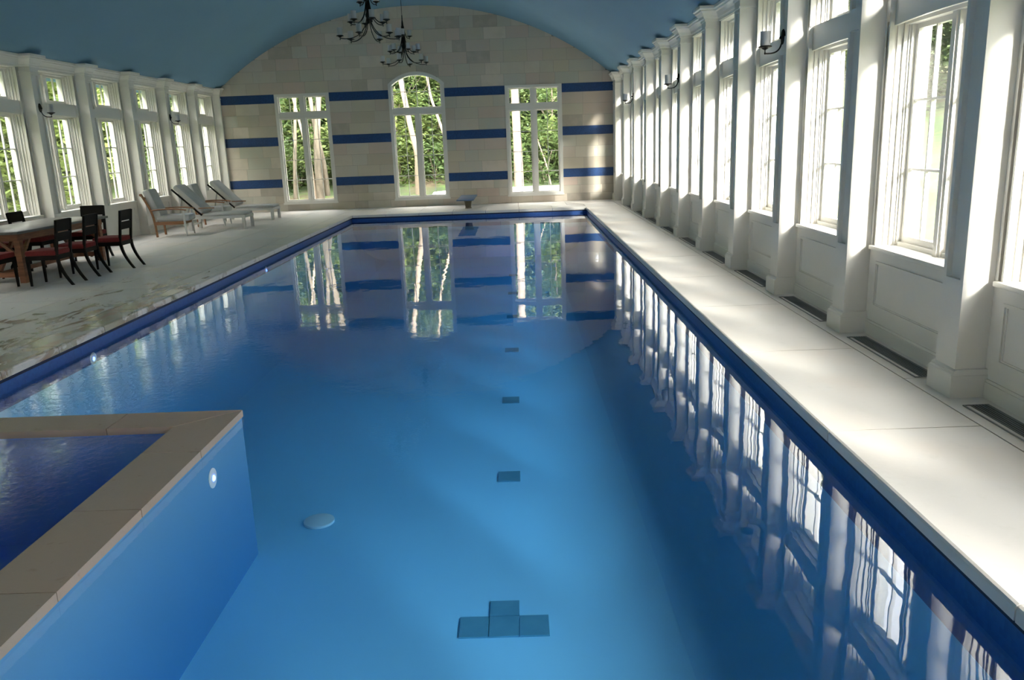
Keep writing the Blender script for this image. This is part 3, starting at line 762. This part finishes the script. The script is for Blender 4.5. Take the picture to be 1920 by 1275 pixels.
dining_chair(-8.42, 13.20, .0, W0+'middle of the wall side of the table')
dining_chair(-8.42, 12.42, .0, W0+'near end of the wall side of the table')
# table
tb = empty('dining_table', (-7.96, 13.32, 0)); tag(tb, 'long dining table with grey top on brown wooden trestle legs', 'table')
MB().box((-.54, -1.38, .745), (.54, 1.36, .785), .006).build('tabletop', M['tabletop'], tb)
ap = MB(); ap.box((-.46, -1.28, .64), (-.43, 1.26, .745)); ap.box((.43, -1.28, .64), (.46, 1.26, .745)); ap.box((-.43, -1.28, .64), (.43, -1.25, .745)); ap.box((-.43, 1.23, .64), (.43, 1.26, .745)); ap.build('apron', M['tablewood'], tb)
for sy in (-1.2, 1.18):
    for sx in (-.42, .42): MB().box((sx-.045, sy-.045, 0), (sx+.045, sy+.045, .745)).build('leg', M['tablewood'], tb)
    MB().box((-.375, sy-.03, .09), (.375, sy+.03, .17)).build('stretcher', M['tablewood'], tb)
    for sx in (-1, 1): MB().bar((sx*.375, sy, .42), (sx*.12, sy, .64), .045, .045).build('brace', M['tablewood'], tb)
    for sx in (-1, 1): MB().bar((sx*.42, sy*.965, .40), (sx*.42, sy*.76, .66), .045, .045).build('brace', M['teak'], tb)
MB().box((-.04, -1.17, .10), (.04, 1.15, .16)).build('stretcher', M['tablewood'], tb)
for q in (-1, 1):
    MB().bar((0, q*1.1, .17), (0, q*.55, .70), .05, .05).build('brace', M['tablewood'], tb)

# ------------------------------------------------------------------ lounge furniture
def armchair(x, y, rz, label):
    t = empty('armchair', (x, y, 0), rz); tag(t, label, 'armchair', 'teak armchairs'); hw = .30
    for s in (-1, 1):
        yy = s*hw
        cur = bezier((.02, yy, 0), (.0, yy, .45), (.0, yy, .55), (-.21, yy, .95), 12)
        MB().tube(cur, [.026]*13, 8).lathe([(0, -.026), (.03, -.026), (.03, .026), (0, .026)], (-.22, yy, .955), 12, 'y').build('back_post', M['teak'], t)
        MB().tube([(.68, yy, .0), (.66, yy, .25), (.66, yy, .58)], [.016, .026, .024], 8).build('leg', M['whitewood'] if s < 5 else M['teak'], t)
        MB().tube(bezier((-.06, yy, .60), (.15, yy, .63), (.5, yy, .63), (.72, yy, .585), 8), .028, 8, .6).build('arm_rest', M['teak'], t)
        MB().box((.0, yy-.018, .27), (.66, yy+.018, .34)).build('seat_rail', M['teak'], t)
    MB().box((.62, -hw, .27), (.65, hw, .34)).box((.02, -hw, .27), (.05, hw, .34)).build('seat_frame', M['teak'], t)
    MB().box((.03, -hw+.03, .335), (.76, hw-.03, .485), .05).build('seat_cushion', M['cushion'], t)
    bc = MB().box((-.085, -hw+.03, 0), (.085, hw-.03, .66), .05)
    ang = -.33; bc.v = [(a*math.cos(ang)+c*math.sin(ang)+.08, b, -a*math.sin(ang)+c*math.cos(ang)+.44) for a, b, c in bc.v]
    bc.build('back_cushion', M['cushion'], t)
    MB().bar((-.17, -hw, .88), (-.17, hw, .88), .03, .05).build('back_rail', M['teak'], t)
    return t
armchair(-8.28, 18.68, .10, 'nearer teak armchair with grey cushions beside the left wall')
armchair(-8.20, 20.95, .08, 'farther teak armchair with grey cushions between the two chaises')
def chaise(x, y, rz, label):
    """x,y = foot end centre, body extends towards -x"""
    t = empty('chaise_longue', (x, y, 0), rz); tag(t, label, 'sun lounger', 'white chaise longues'); hw = .31; L1 = -1.85
    for s in (-1, 1):
        MB().box((L1, s*hw-.02, .27), (0, s*hw+.02, .335)).build('side_rail', M['whitewood'], t)
        for px in (-.045, -1.35): MB().box((px-.035, s*hw-.03, 0), (px+.035, s*hw+.03, .27)).build('leg', M['whitewood'], t)
        MB().bar((-1.06, s*(hw-.03), .36), (-1.72, s*(hw-.03), 1.0), .03, .05, (0, 1, 0)).build('back_rail', M['darkwood'] if s < 0 else M['whitewood'], t)
    MB().box((-.04, -hw, .27), (0, hw, .335)).box((L1, -hw, .27), (L1+.04, hw, .335)).box((-1.35, -hw, .12), (-1.31, hw, .16)).build('cross_rail', M['whitewood'], t)
    for q in range(9): MB().box((-.13-q*.1, -hw+.02, .32), (-.07-q*.1, hw-.02, .338)).build('slat', M['whitewood'], t)
    MB().box((-1.04, -hw+.01, .338), (-.01, hw-.01, .40), .025).build('seat_cushion', M['cushion'], t)
    bc = MB().box((-.06, -hw+.01, 0), (.06, hw-.01, .90), .035)
    ang = -.78; bc.v = [(a*math.cos(ang)+c*math.sin(ang)-1.02, b, -a*math.sin(ang)+c*math.cos(ang)+.43) for a, b, c in bc.v]
    bc.build('back_cushion', M['cushion'], t)
    for yy in (-.25, .25): MB().bar((-1.50, yy, .78), (-1.62, yy, .30), .03, .03).build('prop', M['steel'], t)
    MB().box((-1.1, -hw-.045, .52), (-.72, -hw+.0, .545), .008).build('arm_rest', M['teak'], t)
    return t
chaise(-6.62, 20.0, .0, 'nearer white chaise longue with grey cushion and raised back')
chaise(-6.62, 22.35, .0, 'farther white chaise longue with grey cushion near the end wall')

# ------------------------------------------------------------------ diving board, switch
t = empty('diving_board', (-1.45, 23.6, 0)); tag(t, 'short diving board on a dark pedestal at the far pool end', 'diving board')
MB().box((-.235, -1.35, .30), (.235, .75, .335), .01).build('board', M['boardblue'], t)
MB().lathe([(0, 0), (.10, 0), (.10, .015), (.085, .03), (.10, .16), (.135, .27), (.16, .30), (0, .30)], n=18).build('pedestal', M['pedestal'], t)
t = empty('wall_switch', (2.39, YE-.006, 1.44)); tag(t, 'small white wall switch on the right of the end wall', 'switch')
MB().box((-.045, -.012, -.085), (.045, 0, .085), .003).build('plate', M['plastic'], t)
MB().box((-.018, -.018, -.04), (.018, -.011, .04), .002).build('rocker', M['plastic'], t)

# ------------------------------------------------------------------ outdoors
def gz(x, y):
    d = max(0, y-32)*.16 + max(0, x-5.5)*.27 + max(0, -x-22)*.15
    return -.25+d+.25*math.sin(x*.35)*math.sin(y*.28+1)*min(1, d*.4)
gm = MB(); NX, NY = 60, 50; xs = frange(-75, 60, NX); yy_ = frange(-40, 95, NY)
def hole(x, y): return XL-.6 < x < XR+.6 and YB-.5 < y < YE+.5
vs_ = [(x, y, gz(x, y)-(2.2 if (XL-1 < x < XR+1 and YB-1 < y < YE+1) else 0)) for y in yy_ for x in xs]
gm.add(vs_, [(j*(NX+1)+i, j*(NX+1)+i+1, (j+1)*(NX+1)+i+1, (j+1)*(NX+1)+i) for j in range(NY) for i in range(NX)], True)
tag(gm.build('ground', M['ground'], recalc=False), 'leafy woodland ground rising outside the windows', 'ground', kind='structure')
tr = MB().lathe([(0, -.3), (4.0, -.3), (4.0, .12), (3.95, .18), (0, .20)], n=48)
tr.v = [(x*1.0, y*.42, z) for x, y, z in tr.v]
to = tr.build('stone_terrace', M['terrace']); to.location = (.95, 29.2, 0)
tag(to, 'low round white stone terrace outside the right end window', 'terrace')

def leaf_mesh(name, n, R3, size, seed, m, clump=9):
    r = random.Random(seed); vs = []; fs = []
    k = 0
    while k < n:
        while True:
            c = Vector((r.uniform(-1, 1), r.uniform(-1, 1), r.uniform(-1, 1)))
            if .35 < c.length < 1: break
        c = Vector((c.x*R3[0], c.y*R3[1], c.z*R3[2]))
        for q in range(clump):
            p = c+Vector((r.gauss(0, .35), r.gauss(0, .35), r.gauss(0, .16)))
            nrm = Vector((r.gauss(0, .5), r.gauss(0, .5)-.3, 1)).normalized(); a = nrm.orthogonal().normalized(); a = Matrix.Rotation(r.uniform(0, 2*PI), 3, nrm) @ a; b = nrm.cross(a)
            s = size*r.uniform(.6, 1.3)
            i = len(vs); vs += [p-a*s, p-b*s*.45+nrm*s*.1, p+a*s, p+b*s*.45+nrm*s*.1]; fs.append((i, i+1, i+2, i+3)); k += 1
    me = bpy.data.meshes.new(name); me.from_pydata([tuple(v) for v in vs], [], fs); me.materials.append(m); return me
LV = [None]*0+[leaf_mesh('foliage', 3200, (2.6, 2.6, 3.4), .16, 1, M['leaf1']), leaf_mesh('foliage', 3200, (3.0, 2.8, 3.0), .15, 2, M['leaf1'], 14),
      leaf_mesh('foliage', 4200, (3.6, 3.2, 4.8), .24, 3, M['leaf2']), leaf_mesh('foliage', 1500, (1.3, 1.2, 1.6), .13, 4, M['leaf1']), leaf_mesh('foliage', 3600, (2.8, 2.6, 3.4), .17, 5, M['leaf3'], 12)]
def trunk_mesh(seed, h, r0, lean, m):
    r = random.Random(seed); mb = MB(); pts = []
    for i in range(9):
        t = i/8; pts.append((lean[0]*t*h+r.uniform(-.04, .04)*h*.15, lean[1]*t*h+r.uniform(-.04, .04)*h*.1, t*h-.4))
    mb.tube(pts, [r0*(1-.6*i/8) for i in range(9)], 9)
    for q in range(6):
        t = r.uniform(.35, .9); i = int(t*8); b = Vector(pts[i]); a = r.uniform(0, 2*PI); L_ = r.uniform(.8, 2.2)
        mb.tube([b, b+Vector((math.cos(a)*L_*.5, math.sin(a)*L_*.5, L_*.5)), b+Vector((math.cos(a)*L_, math.sin(a)*L_, L_*1.2))], [r0*.3, r0*.18, r0*.06], 5)
    return mb
TRK = {}
def tree(x, y, kind, sc, label, group=None, h=9, r0=.16, lean=(0, 0), m='bark', lvz=None, seed=0, crown=True, base=None):
    t = empty('tree', (x, y, gz(x, y) if base is None else base), seed*1.3); tag(t, label, 'tree', group)
    key = (seed, h, r0, lean, m)
    if key not in TRK:
        o = trunk_mesh(seed, h, r0, lean, m).build('trunk', M[m], t); TRK[key] = o.data
    else:
        o = bpy.data.objects.new('trunk', TRK[key]); C.objects.link(o); o.parent = t
    if crown:
        zs = lvz or [h*.75]
        for z_ in zs:
            f = bpy.data.objects.new('foliage', LV[kind]); C.objects.link(f); f.parent = t; f.location = (lean[0]*z_, lean[1]*z_, z_); f.scale = (sc, sc, sc); f.rotation_euler = (0, 0, z_*3+seed); f['kind'] = 'stuff'
    return t
r = random.Random(11)
GB = 'dark woodland trees behind'
# distant dark forest: rows behind the end wall and to the left
n = 0
for row, (yy, st) in enumerate(((46, 4.2), (54, 5.0), (64, 6))):
    x = -44+row*1.5
    while x < 34:
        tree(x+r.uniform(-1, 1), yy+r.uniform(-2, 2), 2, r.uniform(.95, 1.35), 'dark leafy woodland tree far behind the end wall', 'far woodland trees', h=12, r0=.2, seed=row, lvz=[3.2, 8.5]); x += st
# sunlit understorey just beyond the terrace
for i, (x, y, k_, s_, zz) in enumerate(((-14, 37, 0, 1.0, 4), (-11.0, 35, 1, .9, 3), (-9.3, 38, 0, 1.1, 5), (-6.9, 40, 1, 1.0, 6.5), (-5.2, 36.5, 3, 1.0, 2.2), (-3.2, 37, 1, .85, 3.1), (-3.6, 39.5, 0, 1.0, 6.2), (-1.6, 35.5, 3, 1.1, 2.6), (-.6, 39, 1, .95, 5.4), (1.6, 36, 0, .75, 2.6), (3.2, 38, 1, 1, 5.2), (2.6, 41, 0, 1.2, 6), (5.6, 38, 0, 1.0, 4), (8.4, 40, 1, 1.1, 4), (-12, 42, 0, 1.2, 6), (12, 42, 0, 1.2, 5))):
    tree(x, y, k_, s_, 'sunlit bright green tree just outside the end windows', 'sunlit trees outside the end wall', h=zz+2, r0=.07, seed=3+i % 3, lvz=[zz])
# distinctive trunks
def path_tree(pts, rad, m, label):
    t = empty('tree', (pts[0][0], pts[0][1], -.35)); tag(t, label, 'tree')
    P0 = Vector((pts[0][0], pts[0][1], -.35)); L_ = [Vector(p)-P0 for p in pts]
    # smooth the path
    q = []
    for a, b in zip(L_, L_[1:]):
        for k in range(4): q.append(a.lerp(b, k/4))
    q.append(L_[-1]); q = [q[0]]+[(q[i-1]+q[i]*2+q[i+1])/4 for i in range(1, len(q)-1)]+[q[-1]]
    MB().tube(q, [rad*(1-.45*i/len(q)) for i in range(len(q))], 10).build('trunk', M[m], t); return t
path_tree([(-3.99, 33, -.35), (-3.98, 33, .6), (-3.94, 33, 1.47), (-4.12, 33, 2.3), (-4.44, 33, 4.42), (-4.7, 33, 6.5), (-4.9, 33, 9.5)], .14, 'palebark', 'pale tree trunk leaning across the left half of the arched window')
path_tree([(-2.72, 34, -.35), (-2.75, 34, 1.0), (-2.9, 34, 2.1), (-3.15, 34, 2.9), (-3.42, 34, 3.8), (-3.7, 34, 6.5)], .075, 'palebark', 'slender curved trunk in the right half of the arched window')
path_tree([(.06, 33, -.35), (.05, 33, 1.5), (.0, 33, 3.8), (-.05, 33, 10)], .21, 'palebark', 'thick straight pale trunk at the left of the right end window')
path_tree([(1.45, 34, -.35), (1.2, 34, .9), (.85, 34, 1.9), (.75, 34, 3.2), (.7, 34, 6)], .035, 'palebark', 'thin bent sapling in the right half of the right end window')
path_tree([(-7.95, 33, -.35), (-7.95, 33, 1.2), (-7.9, 33, 2.2), (-7.75, 33, 3.4), (-7.45, 33, 5.5)], .17, 'bark', 'thick grey trunk in the right half of the left end window')
path_tree([(-7.75, 33.4, -.35), (-7.8, 33.4, 1.2), (-8.0, 33.4, 2.4), (-8.1, 33.4, 3.6), (-8.3, 33.4, 6)], .12, 'bark', 'second grey trunk forking left beside the thick one')
path_tree([(-8.15, 33, -.35), (-8.2, 33, .8), (-8.3, 33, 1.63), (-8.55, 33, 2.97), (-8.8, 33, 4.4)], .07, 'palebark', 'slim pale trunk leaning left beside the mullion of the left end window')
path_tree([(-9.0, 33, -.35), (-8.9, 33, 1.0), (-8.75, 33, 2.4), (-8.6, 33, 4), (-8.5, 33, 7)], .085, 'bark', 'slim upright trunk in the left half of the left end window')
path_tree([(-7.3, 34, -.35), (-7.4, 34, 1.2), (-7.5, 34, 2.4), (-7.25, 34, 3.9), (-7.0, 34, 6)], .07, 'palebark', 'slim trunk at the right edge of the left end window')
i = 0
for k in range(26):
    x = -15+k*.95; y = 34.5+(k*1.7) % 3.2
    t = empty('shrub', (x, y, gz(x, y)), k*.7); tag(t, 'leafy green bush of the undergrowth outside the end wall', 'bush', 'undergrowth bushes outside the end wall')
    f = bpy.data.objects.new('foliage', LV[3]); C.objects.link(f); f.parent = t; f.location = (0, 0, .25+.45*(k % 3)); f.rotation_euler = (0, 0, k); f['kind'] = 'stuff'
    for q in range(3): MB().tube([(0, 0, -.2), (.12*math.cos(q*2.1), .12*math.sin(q*2.1), .5), (.4*math.cos(q*2.1), .4*math.sin(q*2.1), 1.3)], [.03, .025, .012], 5).build('stem', M['bark'], t)
# left side woodland
i = 0
for (x0_, st) in ((-19, 4.5), (-27, 5.5)):
    y = -6
    while y < 50:
        tree(x0_+r.uniform(-1.2, 1.2), y, [4, 4, 0][i % 3] if x0_ > -20 else 2, r.uniform(.9, 1.2), 'leafy tree in the woodland outside the left windows', 'trees outside the left wall', h=9, r0=.14, seed=6+i % 2, lvz=[2.8, 6.6]); y += st; i += 1
# right side bank, far enough to let the sun in
y = 12
while y < 44:
    tree(17+r.uniform(-1.5, 1.5), y, i % 3, r.uniform(.8, 1.1), 'tree on the bank outside the right windows', 'trees outside the right wall', h=9, r0=.16, seed=8+i % 2, lvz=[2.5, 6.5]); y += 4; i += 1
